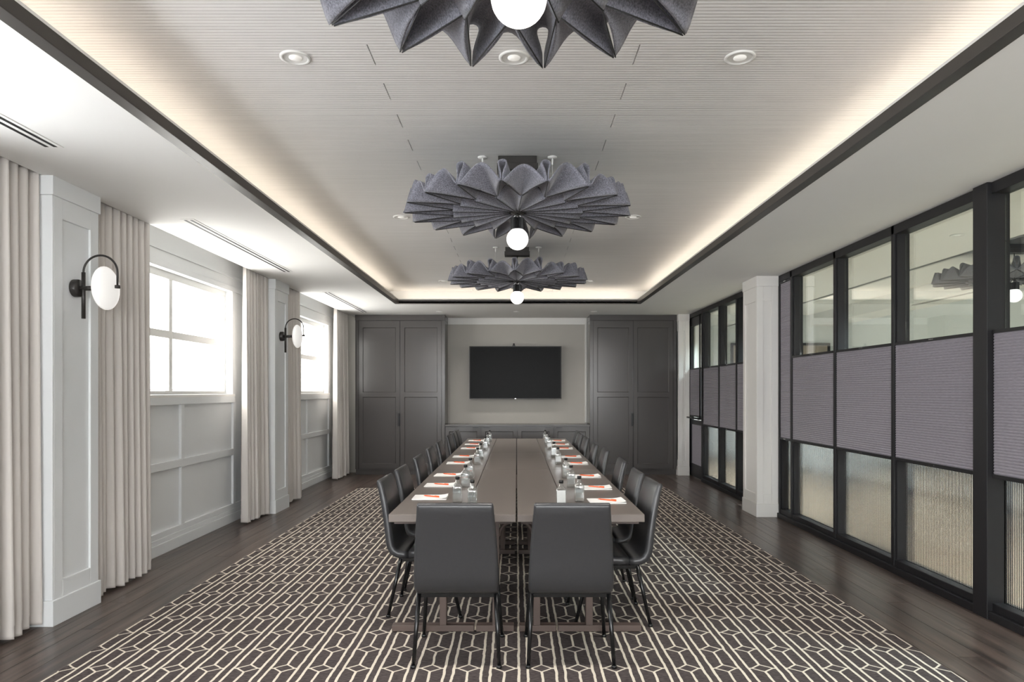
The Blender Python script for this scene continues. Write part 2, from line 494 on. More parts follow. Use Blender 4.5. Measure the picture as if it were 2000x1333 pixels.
# back wall
wall_back = struct(B('wall_back', 'backwall', -3.5, 3.4, 12.80, 13.0, -0.1, 3.3), 'warm grey wall behind the television')
B('frieze_board', 'frieze', -1.262, 1.289, 12.79, 12.80, 2.70, HC, wall_back, 0.003)
B('side_strip', 'frieze', 1.255, 1.289, 12.79, 12.80, 0.90, 2.70, wall_back, 0.003)
# end wall behind the camera, with two invented windows to light the room
wall_front = struct(B('wall_front', 'wallpaint', -3.5, 3.4, Y0 - 0.2, Y0, -0.1, 3.3), 'pale wall behind the viewer')
for k, xc in enumerate((-1.55, 1.55)):
    win_n += 1
    w = struct(empty('window_%d' % win_n, (xc, Y0, 0.9)), 'added unseen fill window in the end wall')
    MB().box(-1.2, 1.2, 0.002, 0.012, 0.0, 1.7).build('roller_shade', 'end_fill', w)  # added glowing panel, brightens the room from behind the camera
    for s in (-1, 1): MB().box(s * 1.2, s * 1.28, 0.0, 0.05, -0.06, 1.76).build('side_frame', 'white', w)
    MB().box(-1.2, 1.2, 0.0, 0.05, 1.7, 1.76).build('head_frame', 'white', w)
    MB().box(-1.2, 1.2, 0.0, 0.05, -0.06, 0.0).build('bottom_frame', 'white', w)
    MB().box(-0.03, 0.03, 0.012, 0.05, 0.0, 1.7).build('mullion', 'white', w)

# ------------------------------------------------------------------ ceiling: soffit, tray, cove
TX0, TX1 = -1.874, 1.914        # outer edge of the tray trim
TY0, TY1 = -2.0, 10.67
CV = 0.30                       # cove depth behind the trim
ceiling = struct(empty('ceiling'), 'white soffit with a lit tray')
MB().box(-2.94, TX0, Y0, 12.80, HC, HC + 0.03).build('soffit_panel', 'soffit', ceiling)
MB().box(TX1, 3.3, Y0, 12.80, HC, HC + 0.03).build('soffit_panel', 'soffit', ceiling)
MB().box(TX0, TX1, TY1, 12.80, HC, HC + 0.03).build('soffit_panel', 'soffit', ceiling)
MB().box(TX0, TX1, Y0, TY0, HC, HC + 0.03).build('soffit_panel', 'soffit', ceiling)
# curtain pocket above the window wall
MB().box(-2.96, -2.94, Y0, 12.80, HC, 3.0).build('pocket_side', 'soffit', ceiling)
MB().box(-3.30, -2.94, Y0, 12.80, 3.0, 3.03).build('pocket_top', 'soffit', ceiling)
# cove sides and slab
for nm, a in (('cove_side', (TX0 - CV - 0.02, TX0 - CV, TY0 - CV, TY1 + CV)), ('cove_side', (TX1 + CV, TX1 + CV + 0.02, TY0 - CV, TY1 + CV)),
              ('cove_side', (TX0 - CV, TX1 + CV, TY1 + CV, TY1 + CV + 0.02)), ('cove_side', (TX0 - CV, TX1 + CV, TY0 - CV - 0.02, TY0 - CV))):
    MB().box(a[0], a[1], a[2], a[3], HC + 0.03, 3.12).build(nm, 'soffit', ceiling)
MB().box(TX0 - CV, TX1 + CV, TY0 - CV, TY1 + CV, ZT + 0.012, ZT + 0.07).build('tray_slab', 'soffit', ceiling)
MB().box(-3.5, 3.4, Y0, 13.0, 3.2, 3.3).build('roof_slab', 'soffit', ceiling)
# ribbed boards
BW = 0.20
rows = int((TY1 + CV - (TY0 - CV)) / BW)
bmesh_cache = {}
def board(xa, xb, ya):
    key = round(xb - xa, 3)
    if key not in bmesh_cache:
        bmesh_cache[key] = MB().box(0.001, key - 0.001, 0.0, BW, 0, 0.012).mesh('ceiling_board')
    link('ceiling_board', bmesh_cache[key], 'board', ceiling, (xa, ya, ZT))
for i in range(rows + 1):
    ya = TY1 + CV - (i + 1) * BW
    xa, xb = TX0 - CV, TX1 + CV
    if i % 2 == 0:
        for (p, q) in ((xa, -0.683), (-0.680, 0.56), (0.563, xb)): board(p, q, ya)
    else:
        board(xa, xb, ya)
# trim frame of the tray
def trim(n, x0, x1, y0, y1):
    o = struct(B('trim_%d' % n, 'trimdark', x0, x1, y0, y1, HC - 0.002, HC + 0.058, None, 0.003), 'bronze trim of the tray ceiling')
    return o
t1 = trim(1, TX0, TX0 + 0.07, TY0, TY1)
t2 = trim(2, TX1 - 0.07, TX1, TY0, TY1)
t3 = trim(3, TX0, TX1, TY1, TY1 + 0.07)
t4 = trim(4, TX0, TX1, TY0 - 0.07, TY0)
MB().box(TX0 + 0.05, TX0 + 0.068, TY0, TY1, HC + 0.058, HC + 0.072).build('trim_lip', 'white', t1)
MB().box(TX1 - 0.068, TX1 - 0.05, TY0, TY1, HC + 0.058, HC + 0.072).build('trim_lip', 'white', t2)
MB().box(TX0, TX1, TY1 + 0.002, TY1 + 0.02, HC + 0.058, HC + 0.072).build('trim_lip', 'white', t3)
# LED strips lying on the cove shelf
def led(x0, x1, y0, y1, label):
    o = MB().box(x0, x1, y0, y1, HC + 0.032, HC + 0.042).build('led_strip', 'led'); tag(o, label, 'light strip', 'cove light strips')
led(TX0 - 0.12, TX0 - 0.10, TY0, TY1, 'warm light strip hidden in the cove on the window side')
led(TX1 + 0.10, TX1 + 0.12, TY0, TY1, 'warm light strip hidden in the cove on the glass partition side')
led(TX0 + 0.05, TX1 - 0.05, TY1 + 0.12, TY1 + 0.14, 'warm light strip hidden in the cove at the television end')

# ------------------------------------------------------------------ right side: pillar, partitions
wall_right = struct(empty('wall_right'), 'white pillar and glazed partition side')
def pillar(x0, x1, y0, y1):
    p = empty('pillar'); p.parent = wall_right
    B('core', 'pillar', x0 + 0.016, x1, y0 + 0.016, y1, 0, HC, p)
    B('plinth', 'pillar', x0 - 0.010, x1, y0 - 0.010, y1 + 0.004, 0, 0.16, p, 0.003)
    B('crown', 'pillar', x0 - 0.008, x1, y0 - 0.008, y1 + 0.004, 2.70, HC, p, 0.003)
    for (a, b_) in ((y0 + 0.016, y0 + 0.07), (y1 - 0.07, y1)):
        B('stile', 'pillar', x0, x0 + 0.016, a, b_, 0.16, 2.70, p, 0.003)
    B('rail', 'pillar', x0, x0 + 0.016, y0 + 0.07, y1 - 0.07, 0.16, 0.27, p, 0.003)
    B('rail', 'pillar', x0, x0 + 0.016, y0 + 0.07, y1 - 0.07, 2.53, 2.70, p, 0.003)
    wd = x1 - x0
    for (a, b_) in ((x0, x0 + 0.075), (x1 - 0.075, x1)):
        B('stile', 'pillar', a, b_, y0, y0 + 0.016, 0.16, 2.70, p, 0.003)
    B('rail', 'pillar', x0 + 0.075, x1 - 0.075, y0, y0 + 0.016, 2.53, 2.70, p, 0.003)
    B('rail', 'pillar', x0 + 0.075, x1 - 0.075, y0, y0 + 0.016, 0.16, 0.27, p, 0.003)
pillar(2.81, 3.06, 8.14, 8.64)
pillar(2.83, 3.02, 12.16, 12.78)
B('wall_pier', 'pillar', 3.06, 3.22, 8.14, 8.64, 0, HC, wall_right)
B('wall_pier', 'pillar', 3.02, 3.22, 12.36, 12.80, 0, HC, wall_right)
B('wall_header', 'pillar', 3.16, 3.22, 1.0, 12.80, HC, 3.2, wall_right)
B('wall_pier', 'pillar', 3.06, 3.22, Y0, 2.35, 0, HC, wall_right)

def flute_mesh(wd, h, pitch=0.016):
    n = max(1, int(wd / pitch)); seg = 6
    pr = []
    for i in range(n * seg + 1):
        u = i / seg
        pr.append((-wd / 2 + u * wd / n, -0.004 - 0.0045 * abs(math.sin(PI * u))))
    lo = [(x, y, 0) for (y, x) in pr] + [(0.004, wd / 2, 0), (0.004, -wd / 2, 0)]
    hi = [(x, y, h) for (x, y, _) in lo]
    nn = len(lo)
    mb = MB(); mb.add(lo + hi, [(k, (k + 1) % nn, nn + (k + 1) % nn, nn + k) for k in range(nn)], False)
    mb.f.append(tuple(range(nn))); mb.sm.append(False)
    mb.f.append(tuple(nn + k for k in range(nn))); mb.sm.append(False)
    return mb.mesh('fluted_pane')

def blind_obj(x, y0, y1, z0, z1, label, handle=True):
    b = empty('cellular_blind', (x, (y0 + y1) / 2, z0)); tag(b, label, 'window blind', 'grey cellular blinds on the glass partition')
    w2 = (y1 - y0) / 2; h = z1 - z0
    n = int((h - 0.044) / 0.019); z = 0.022; st = (h - 0.044) / n
    fr = []; bk = []
    for i in range(2 * n + 1):
        zz = z + st * i / 2
        d = 0.0 if i % 2 == 0 else 0.006
        fr.append((-d, zz)); bk.append((0.012 + d, zz))
    loop = fr + bk[::-1]; nn = len(loop)
    vs_ = [(a, -w2 + 0.006, zz) for a, zz in loop] + [(a, w2 - 0.006, zz) for a, zz in loop]
    fs_ = [(k, (k + 1) % nn, nn + (k + 1) % nn, nn + k) for k in range(nn)]
    m2 = len(fr)
    for i in range(m2 - 1):
        fs_.append((i, i + 1, nn - 2 - i, nn - 1 - i)); fs_.append((nn + i, nn + nn - 1 - i, nn + nn - 2 - i, nn + i + 1))
    MB().add(vs_, fs_).build('pleated_fabric', 'blind', b)
    MB().box(-0.012, 0.022, -w2 + 0.003, w2 - 0.003, 0, 0.022).build('bottom_rail', 'frame', b)
    MB().box(-0.012, 0.022, -w2 + 0.003, w2 - 0.003, h - 0.022, h).build('top_rail', 'frame', b)
    if handle:
        MB().box(-0.017, -0.012, -0.03, 0.03, 0.006, 0.014).build('pull_tab', 'chrome', b)
        MB().box(-0.017, -0.012, -0.03, 0.03, h - 0.014, h - 0.006).build('pull_tab', 'chrome', b)

ZB0, ZB1 = 0.915, 1.865
GX = 0.085
def partition(n, xf, ys, posts, blinds, label):
    """ys: mullion centre lines from far to near; pieces are parts of one glazed partition"""
    w = struct(empty('window_%d' % n, (xf, 0, 0)), label)
    ya, yb = min(ys), max(ys)
    D = 0.12
    MB().box(0, D, ya, yb, HC - 0.075, HC).build('top_rail', 'frame', w, bevel=0.004)
    MB().box(-0.022, D, ya, yb, 0, 0.055).build('sill_rail', 'frame', w, bevel=0.004)
    MB().box(0.006, D, ya, yb, 0.055, 0.105).build('bottom_rail', 'frame', w, bevel=0.004)
    MB().box(0.045, D, ya, yb, ZB0 - 0.012, ZB0 + 0.035).build('middle_rail', 'frame', w)
    for y in ys:
        hw = posts.get(y, 0.022)
        pr = -0.03 if y in posts else 0.0
        MB().box(pr, D, y - hw, y + hw, 0.0, HC).build('post' if y in posts else 'mullion', 'frame', w, bevel=0.003)
        if y not in posts:
            MB().box(0.02, D, y - hw - 0.014, y + hw + 0.014, 0.105, HC - 0.075).build('glazing_stop', 'frame', w)
    k = 0
    for a, b_ in zip(ys[:-1], ys[1:]):
        y1_ = a - posts.get(a, 0.036); y0_ = b_ + posts.get(b_, 0.036)
        wd = y1_ - y0_; cy = (y0_ + y1_) / 2
        g = MB().box(-0.004, 0.004, -wd / 2 + 0.008, wd / 2 - 0.008, 0, HC - 0.075 - ZB0 - 0.035).build('upper_pane', 'glass', w, (GX, cy, ZB0 + 0.035))
        g.rotation_euler = (0, 0, math.radians(PANE_TILT))
        link('fluted_pane', flute_mesh(wd, ZB0 - 0.012 - 0.105), 'fluted', w, (GX, cy, 0.105))
        bl = blinds[k]; k += 1
        if bl:
            blind_obj(xf + 0.012, b_ + posts.get(b_, 0.024) + 0.002, a - posts.get(a, 0.024) - 0.002, bl[0], bl[1], bl[2])
PANE_TILT = 0.0
partition(win_n + 1, 3.06, [8.125, 7.77, 6.71, 5.67, 4.556, 3.44, 2.40], {4.556: 0.07},
          [(ZB0, HC - 0.08, 'narrow full height grey pleated blind beside the white pillar'),
           (ZB0, ZB1, 'grey pleated blind in the bay next to the narrow full height blind'),
           (ZB0, ZB1, 'grey pleated blind in the middle bay of the large glass partition'),
           (ZB0, ZB1, 'wide grey pleated blind just beyond the thick black post'),
           (ZB0, ZB1, 'grey pleated blind cut by the right picture edge, near the thick post'),
           None], 'black framed glass partition with fluted lower panes')
partition(win_n + 2, 3.03, [11.35, 10.45, 9.62, 8.645], {},
          [(ZB0, ZB1, 'grey pleated blind beside the glass door'),
           (ZB0, ZB1, 'grey pleated blind in the middle of the far glass partition'),
           (ZB0, ZB1, 'grey pleated blind mostly hidden behind the white pillar')], 'black framed glass partition beyond the pillar')
# glass door at the far end
d1 = struct(empty('door_1', (3.03, 11.375, 0)), 'black framed glass door with grey blind and push bar')
DW = 0.965
MB().box(0.0, 0.10, 0.0, DW, HC - 0.07, HC).build('door_head', 'frame', d1)
MB().box(0.0, 0.10, DW - 0.05, DW, 0, HC - 0.07).build('door_jamb', 'frame', d1)
MB().box(0.0, 0.10, 0.0, 0.035, 0, HC - 0.07).build('door_jamb', 'frame', d1)
lf = MB(); lf.box(0.02, 0.065, 0.04, 0.13, 0.01, HC - 0.08); lf.box(0.02, 0.065, DW - 0.15, DW - 0.055, 0.01, HC - 0.08)
lf.box(0.02, 0.065, 0.13, DW - 0.15, 0.01, 0.22); lf.box(0.02, 0.065, 0.13, DW - 0.15, HC - 0.22, HC - 0.08); lf.box(0.03, 0.06, 0.13, DW - 0.15, 0.90, 0.98)
leaf = lf.build('door_leaf', 'frame', d1)
MB().box(0.040, 0.046, 0.13, DW - 0.15, 1.0, HC - 0.22).build('upper_pane', 'glass', leaf)
MB().box(0.038, 0.048, 0.13, DW - 0.15, 0.22, 0.90).build('lower_panel', 'blind', leaf)
MB().tube([(-0.05, 0.05, 1.02), (-0.05, DW - 0.02, 1.02)], 0.013).build('push_bar', 'frame', d1)
MB().tube([(-0.02, 0.06, 1.02), (-0.02, 0.06, HC - 0.09)], 0.012).build('pull_rod', 'frame', d1)
MB().box(-0.055, 0.02, 0.055, 0.075, 1.00, 1.04).build('bar_bracket', 'frame', d1)
MB().box(-0.055, 0.02, DW - 0.08, DW - 0.06, 1.00, 1.04).build('bar_bracket', 'frame', d1)
blind_obj(3.036, 11.375 + 0.13, 11.375 + DW - 0.15, 1.04, ZB1, 'grey pleated blind on the glass door by the dark cabinet', False)

# ------------------------------------------------------------------ corridor beyond the glass
CE = 14.4
CWX = 6.60
cf = struct(B('floor_corridor', 'corrfloor', 3.18, CWX, -1.0, CE, -0.1, 0.0), 'light oak floor beyond the glass')
cw = struct(B('wall_corridor_side', 'corrwall', CWX, CWX + 0.15, -1.0, CE + 0.1, -0.1, 3.2), 'pale wall beyond the glass')
B('baseboard', 'frame', CWX - 0.015, CWX, -1.0, CE, 0.0, 0.10, cw)
ce = struct(B('wall_corridor_end', 'corrwall', 3.1, CWX, CE, CE + 0.15, -0.1, 3.2), 'pale end wall beyond the glass')
B('baseboard', 'frame', 3.22, CWX - 0.015, CE - 0.015, CE, 0.0, 0.10, ce)
struct(B('wall_corridor_near', 'corrwall', 3.22, CWX, -1.15, -1.0, -0.1, 3.2), 'pale near wall beyond the glass')
struct(B('wall_corridor_inner', 'corrwall', 3.18, 3.22, 12.80, CE, -0.1, 3.2), 'pale inner wall beyond the glass')
cc = struct(empty('ceiling_corridor'), 'white ceiling beyond the glass')
B('soffit_panel', 'soffit', 3.22, 4.35, -1.0, CE, HC, HC + 0.03, cc)
B('soffit_panel', 'soffit', 6.05, CWX, -1.0, CE, HC, HC + 0.03, cc)
B('tray_slab', 'soffit', 4.2, 6.2, -1.0, CE, ZT, ZT + 0.07, cc)
B('tray_side', 'soffit', 4.28, 4.30, -1.0, CE, HC + 0.03, ZT, cc)
B('tray_side', 'soffit', 6.05, 6.07, -1.0, CE, HC + 0.03, ZT, cc)
B('tray_trim', 'trimdark', 4.35, 4.40, -1.0, CE, HC - 0.002, HC + 0.05, cc)
CORR_SPOTS = [(3.8, y, HC) for y in (3.0, 6.0, 9.0, 12.0)] + [(4.95, y, ZT) for y in (1.5, 4.4, 10.1, 12.8)]
def picture(x0, x1, z0, z1, label):
    o = empty('framed_picture', ((x0 + x1) / 2, CE, z0)); tag(o, label, 'picture', 'framed pictures in the corridor')
    w2 = (x1 - x0) / 2; h = z1 - z0
    f = MB()
    f.box(-w2, -w2 + 0.05, -0.04, 0, 0, h); f.box(w2 - 0.05, w2, -0.04, 0, 0, h)
    f.box(-w2 + 0.05, w2 - 0.05, -0.04, 0, 0, 0.05); f.box(-w2 + 0.05, w2 - 0.05, -0.04, 0, h - 0.05, h)
    f.build('frame', 'blackplastic', o)
    MB().box(-w2 + 0.05, w2 - 0.05, -0.02, 0, 0.05, h - 0.05).build('print', 'art', o)
picture(5.86, 6.47, 1.5, 2.47, 'dark framed picture seen above the blind beside the narrow blind')
picture(4.42, 4.98, 1.5, 2.47, 'dark framed picture seen through the far partition')

# ------------------------------------------------------------------ built-in cabinets at the far end
def recess(x0, x1, z0, z1, ya=0.002, yb=0.014, inset=0.009):
    """recessed door panel with a sloping moulded edge, as one thin solid"""
    o = [(x0, ya, z0), (x1, ya, z0), (x1, ya, z1), (x0, ya, z1)]
    i = [(x0 + inset, yb, z0 + inset), (x1 - inset, yb, z0 + inset), (x1 - inset, yb, z1 - inset), (x0 + inset, yb, z1 - inset)]
    b = [(x, 0.040, z) for x, _, z in o]
    return MB().add(o + i + b, [(k, (k + 1) % 4, 4 + (k + 1) % 4, 4 + k) for k in range(4)] + [(4, 5, 6, 7), (8, 9, 10, 11)] + [(k, (k + 1) % 4, 8 + (k + 1) % 4, 8 + k) for k in range(4)])
CY = 12.26
def tall_cabinet(x0, x1, label):
    c = empty('wardrobe_cabinet', ((x0 + x1) / 2, CY, 0)); tag(c, label, 'cabinet', 'tall charcoal cabinets')
    w2 = (x1 - x0) / 2
    MB().box(-w2, w2, 0.042, 0.528, 0.10, HC - 0.10).build('body', 'cabinet', c)
    MB().box(-w2, w2, 0.04, 0.528, 0.0, 0.10).build('plinth', 'cabinet', c)
    MB().box(-w2 - 0.004, w2 + 0.004, -0.006, 0.528, HC - 0.10, HC - 0.001).build('crown', 'cabinet', c, bevel=0.004)
    for s in (-1, 1):
        MB().box(s * w2, s * (w2 - 0.054), 0.0, 0.032, 0.10, HC - 0.10).build('filler_strip', 'cabinet', c)
        a, b_ = (-w2 + 0.061, -0.006) if s < 0 else (0.006, w2 - 0.061)
        # shaker door: stiles, rails, recessed panel surface
        dm = MB(); t = 0.07
        z0, z1, zm0, zm1 = 0.105, HC - 0.105, 1.37, 1.455
        dm.box(a, a + t, 0, 0.040, z0, z1); dm.box(b_ - t, b_, 0, 0.040, z0, z1)
        dm.box(a + t, b_ - t, 0, 0.040, z0, z0 + 0.09); dm.box(a + t, b_ - t, 0, 0.040, z1 - 0.12, z1); dm.box(a + t, b_ - t, 0, 0.040, zm0, zm1)
        dr = dm.build('door', 'cabinet', c)
        recess(a + t, b_ - t, z0 + 0.09, zm0).build('lower_panel', 'cabinet', dr)
        recess(a + t, b_ - t, zm1, z1 - 0.12).build('upper_panel', 'cabinet', dr)
        if s < 0:
            MB().box(b_ - 0.030, b_ + 0.002, -0.03, 0.0, 0.86, 1.085).build('handle', 'blackplastic', dr, bevel=0.003)
tall_cabinet(-2.84, -1.264, 'tall charcoal two-door cabinet on the window side of the television')
tall_cabinet(1.291, 2.815, 'tall charcoal two-door cabinet beside the glass door')
cr = empty('credenza', (0.0135, CY, 0)); tag(cr, 'low charcoal four-door credenza below the television', 'cabinet')
w2 = 1.2745
MB().box(-w2, w2, 0.042, 0.50, 0.10, 0.852).build('body', 'cabinet', cr)
MB().box(-w2, w2, 0.05, 0.50, 0.0, 0.10).build('plinth', 'cabinet', cr)
MB().box(-w2, w2, -0.012, 0.503, 0.852, 0.885).build('countertop', 'cabinet', cr, bevel=0.003)
for i in range(4):
    a = -w2 + 0.007 + i * (2 * w2 / 4); b_ = a + 2 * w2 / 4 - 0.014
    dm = MB(); t = 0.065
    dm.box(a, a + t, 0, 0.040, 0.105, 0.842); dm.box(b_ - t, b_, 0, 0.040, 0.105, 0.842)
    dm.box(a + t, b_ - t, 0, 0.040, 0.105, 0.18); dm.box(a + t, b_ - t, 0, 0.040, 0.765, 0.842)
    dr = dm.build('door', 'cabinet', cr)
    recess(a + t, b_ - t, 0.18, 0.765).build('panel', 'cabinet', dr)
    hx = b_ - 0.09 if i % 2 == 0 else a + 0.09
    MB().box(hx - 0.055, hx + 0.055, -0.018, 0.0, 0.828, 0.842).build('handle', 'blackplastic', dr)

# television and small camera on it
tv = empty('television', (-0.022, 12.79, 1.335)); tag(tv, 'large black wall-mounted television between the tall cabinets', 'television')
MB().box(-0.835, 0.835, -0.135, -0.075, 0, 0.955).build('housing', 'blackplastic', tv, bevel=0.006)
fr = MB(); fr.box(-0.838, -0.826, -0.142, -0.08, -0.003, 0.958); fr.box(0.826, 0.838, -0.142, -0.08, -0.003, 0.958)
fr.box(-0.826, 0.826, -0.142, -0.08, -0.003, 0.010); fr.box(-0.826, 0.826, -0.142, -0.08, 0.946, 0.958)
fr.build('bezel', 'darkmetal', tv)
MB().box(-0.826, 0.826, -0.1375, -0.135, 0.010, 0.946).build('screen', 'screen', tv)
MB().box(-0.3, 0.3, -0.075, 0.0, 0.2, 0.7).build('wall_bracket', 'blackplastic', tv)
MB().box(-0.012, 0.012, -0.1435, -0.142, 0.0015, 0.0085).build('badge', 'chrome', tv)
wc = empty('webcam', (-0.05, 12.665, 2.293)); tag(wc, 'tiny black camera perched on top of the television', 'camera')
MB().box(-0.03, 0.03, -0.015, 0.03, 0.0, 0.012).build('clip', 'blackplastic', wc)
MB().lathe([(0.0, -0.02), (0.016, -0.018), (0.018, 0.0), (0.014, 0.02), (0.0, 0.022)], (0, 0, 0.030), 14).build('head', 'blackplastic', wc)

# ------------------------------------------------------------------ felt pendant lamps
NP = 18; RR = 0.765; RS = 0.43; RH = 0.035
def felt_mesh():
    mb = MB(); pl = 2 * PI / NP
    def pt(r, ang, z): return (r * math.sin(ang), -r * math.cos(ang), z)
    def arch1(r, s, w):       # arch centred on a pleat, w = half width in pleat units
        k = (r - RH) / (RR - RH)
        H = 0.012 + 0.118 * k
        ss = math.sin(PI * s)
        lat = w * (2 * s - 1)
        kb = max(0.0, (r - RS) / (RR - RS))
        lat -= 0.115 * kb * math.sin(2 * PI * s) * ss
        p = 0.95 - 0.25 * kb
        return lat, H * ss ** p
    def arch2(r, s, w):
        k = max(0.0, (r - RS) / (RR - RS))
        return w * (2 * s - 1), 0.112 * k * math.sin(PI * s) ** 1.25
    n1 = 14
    def zr(r): return -0.010 * (r / RR)
    def jit(i, q): return 1 + 0.12 * math.sin(i * 2.399 + q)
    for i in range(NP):
        ang0 = i * pl
        # inner field
        rs_ = [RH + (RS + 0.012 - RH) * j / 6 for j in range(7)]
        g = []
        for r in rs_:
            for q in range(n1 + 1):
                la, z = arch1(r, q / n1, 0.5)
                g.append(pt(r, ang0 + la * pl, zr(r) - 0.014 * min(1, r / RS) + z))
        mb.add(g, [(a * (n1 + 1) + q, a * (n1 + 1) + q + 1, (a + 1) * (n1 + 1) + q + 1, (a + 1) * (n1 + 1) + q) for a in range(6) for q in range(n1)], True)
        # outer field: loop at the pleat, bell between pleats
        nr = 9
        for kind in (0, 1):
            g = []
            for j in range(nr + 1):
                u = j / nr; r = RS + (RR - RS) * u
                dl = 0.03 + 0.455 * u
                for q in range(n1 + 1):
                    if kind == 0: la, z = arch1(r, q / n1, 0.5 - dl); c = ang0; z *= jit(i, 0) if u > 0 else 1
                    else: la, z = arch2(r, q / n1, dl); c = ang0 + 0.5 * pl; z *= jit(i, 2)
                    rr = r - 0.035 * u * (z / 0.12) + 0.010 * u * math.sin(i * 1.7 + kind)
                    g.append(pt(rr, c + la * pl, zr(r) + z))
            mb.add(g, [(a * (n1 + 1) + q, a * (n1 + 1) + q + 1, (a + 1) * (n1 + 1) + q + 1, (a + 1) * (n1 + 1) + q) for a in range(nr) for q in range(n1)], True)
    me = bpy.data.meshes.new('felt_shade'); me.from_pydata(mb.v, [], mb.f); me.update()
    bm = bmesh.new(); bm.from_mesh(me)
    bmesh.ops.remove_doubles(bm, verts=bm.verts, dist=0.0008)
    bmesh.ops.recalc_face_normals(bm, faces=bm.faces)
    bm.to_mesh(me); bm.free()
    for p in me.polygons: p.use_smooth = True
    return me
FELT = felt_mesh(); FELT.materials.append(M['felt'])
def seam_mesh():
    mb = MB(); pl = 2 * PI / NP
    def pt(r, ang, z): return (r * math.sin(ang), -r * math.cos(ang), z)
    for i in range(NP):
        c = (i + 0.5) * pl
        mb.tube([pt(RH, c, -0.006), pt(RS + 0.01, c, -0.010 * RS / RR - 0.019)], 0.0024, 5)
        mb.tube([pt(RS + 0.012, c, -0.010 * RS / RR - 0.018), pt(RS + 0.012, c, -0.010 * RS / RR + 0.004)], 0.0024, 5)
        for s in (-1, 1):
            mb.tube([pt(RS + 0.005, c + s * 0.03 * pl, -0.010 * RS / RR - 0.004), pt(RR - 0.004, c + s * 0.485 * pl, -0.014)], 0.0026, 5)
    return mb.mesh('seam')
SEAM = seam_mesh(); SEAM.materials.append(M['slot'])

def lamp(y, rz, label, x=0.006):
    o = empty('felt_pendant_lamp', (x, y, 2.685)); tag(o, label, 'pendant lamp', 'pleated felt pendant lamps')
    sh = link('felt_shade', FELT, None, o); sh.rotation_euler = (0, 0, rz)
    sm = sh.modifiers.new('solid', 'SOLIDIFY'); sm.thickness = 0.007; sm.offset = 0
    se = link('seam', SEAM, None, sh)
    MB().lathe([(0, -0.012), (0.045, -0.010), (0.048, -0.002), (0.0, 0.004)], n=24).build('hub', 'darkmetal', o)
    MB().tube([(0, 0, -0.01), (0, 0, -0.06)], 0.010, 10).build('stem', 'chrome', o)
    ca = MB()
    for k in range(3):
        a = k * 2 * PI / 3 + 0.5
        ca.tube([(0.012 * math.cos(a), 0.012 * math.sin(a), -0.012), (0.04 * math.cos(a), 0.04 * math.sin(a), -0.042)], 0.004, 6)
    ca.build('socket_struts', 'chrome', o)
    # ribbed socket
    pr = []; n = 48
    lo = []; hi = []
    for k in range(n):
        r = 0.046 if k % 2 else 0.040
        a = 2 * PI * k / n
        lo.append((r * math.cos(a), r * math.sin(a), -0.118)); hi.append((r * math.cos(a), r * math.sin(a), -0.042))
    MB().loft([lo, hi], False).build('socket', 'blackplastic', o)
    gp = [(0.074 * math.sin(t), -0.182 + 0.074 * -math.cos(t)) for t in [PI * k / 20 for k in range(21)]]
    MB().lathe(gp, n=32).build('globe', 'globe', o)
    zc = ZT - 2.685
    ct = MB(); ct.box(-0.130, 0.130, -0.055, 0.055, zc - 0.085, zc)
    ct.build('canopy', 'darkmetal', o, bevel=0.003)
    MB().box(-0.138, 0.138, -0.060, 0.060, zc - 0.092, zc - 0.048).build('canopy_cover', 'darkmetal', o, bevel=0.003)
    MB().tube([(0, 0, 0), (0, 0, zc - 0.09)], 0.005, 8).build('cord', 'blackplastic', o)
    for s in (-1, 1):
        an = MB().lathe([(0.0, zc - 0.012), (0.030, zc - 0.008), (0.032, zc), (0, zc)], (s * 0.235, -0.03, 0), 20).build('cable_anchor', 'white', o)
        MB().tube([(s * 0.235, -0.03, zc - 0.055), (s * 0.235, -0.03, zc - 0.008)], 0.0055, 8).build('grip', 'white', an)
        MB().tube([(s * 0.235, -0.03, 0.055), (s * 0.235, -0.03, zc - 0.05)], 0.0012, 5).build('cable', 'white', o)
    return o
lamp(1.825, math.radians(13), 'grey pleated felt pendant lamp cut by the top picture edge')
lamp(4.72, math.radians(13), 'grey pleated felt pendant lamp in the middle of the row')
lamp(7.66, math.radians(-2), 'grey pleated felt pendant lamp nearest the television wall')
lamp(7.50, math.radians(6), 'grey pleated felt pendant lamp seen through the glass partition', 5.36)

# ------------------------------------------------------------------ downlights, vents
def downlight(x, y, z, r, label, group, power=0.0, tint=(1.0, 0.96, 0.91)):
    o = empty('ceiling_downlight', (x, y, z)); tag(o, label, 'downlight', group)
    MB().lathe([(r * 0.74, -0.001), (r * 0.80, -0.008), (r, -0.006), (r, 0.0)], n=28).build('trim_ring', 'white', o)
    MB().lathe([(r * 0.76, -0.004), (r * 0.45, -0.0015), (0.0, -0.0012)], n=28).build('reflector', 'white', o)
    MB().lathe([(0.0, -0.005), (r * 0.42, -0.005), (r * 0.42, -0.002)], n=20).build('lens', 'downdisc', o)
    if power:
        l = bpy.data.lights.new('downlight_beam', 'SPOT'); l.energy = power; l.spot_size = math.radians(120); l.spot_blend = 0.9
        l.shadow_soft_size = 0.05; l.color = tint
        lo = bpy.data.objects.new('downlight_beam', l); COL.objects.link(lo); lo.parent = o; lo.location = (0, 0, -0.02)
rown = ['nearest', 'middle', 'far']
for ri, y in enumerate((3.29, 6.30, 9.95)):
    for x, sd in ((-1.045, 'window'), (1.055, 'glass partition')):
        downlight(x, y, ZT, 0.072, 'round white tray downlight in the %s row on the %s side' % (rown[ri], sd), 'tray downlights', DOWN_W)
    if ri == 0: downlight(-0.012, y, ZT, 0.072, 'round white downlight half hidden by the nearest felt lamp', 'tray downlights', DOWN_W)
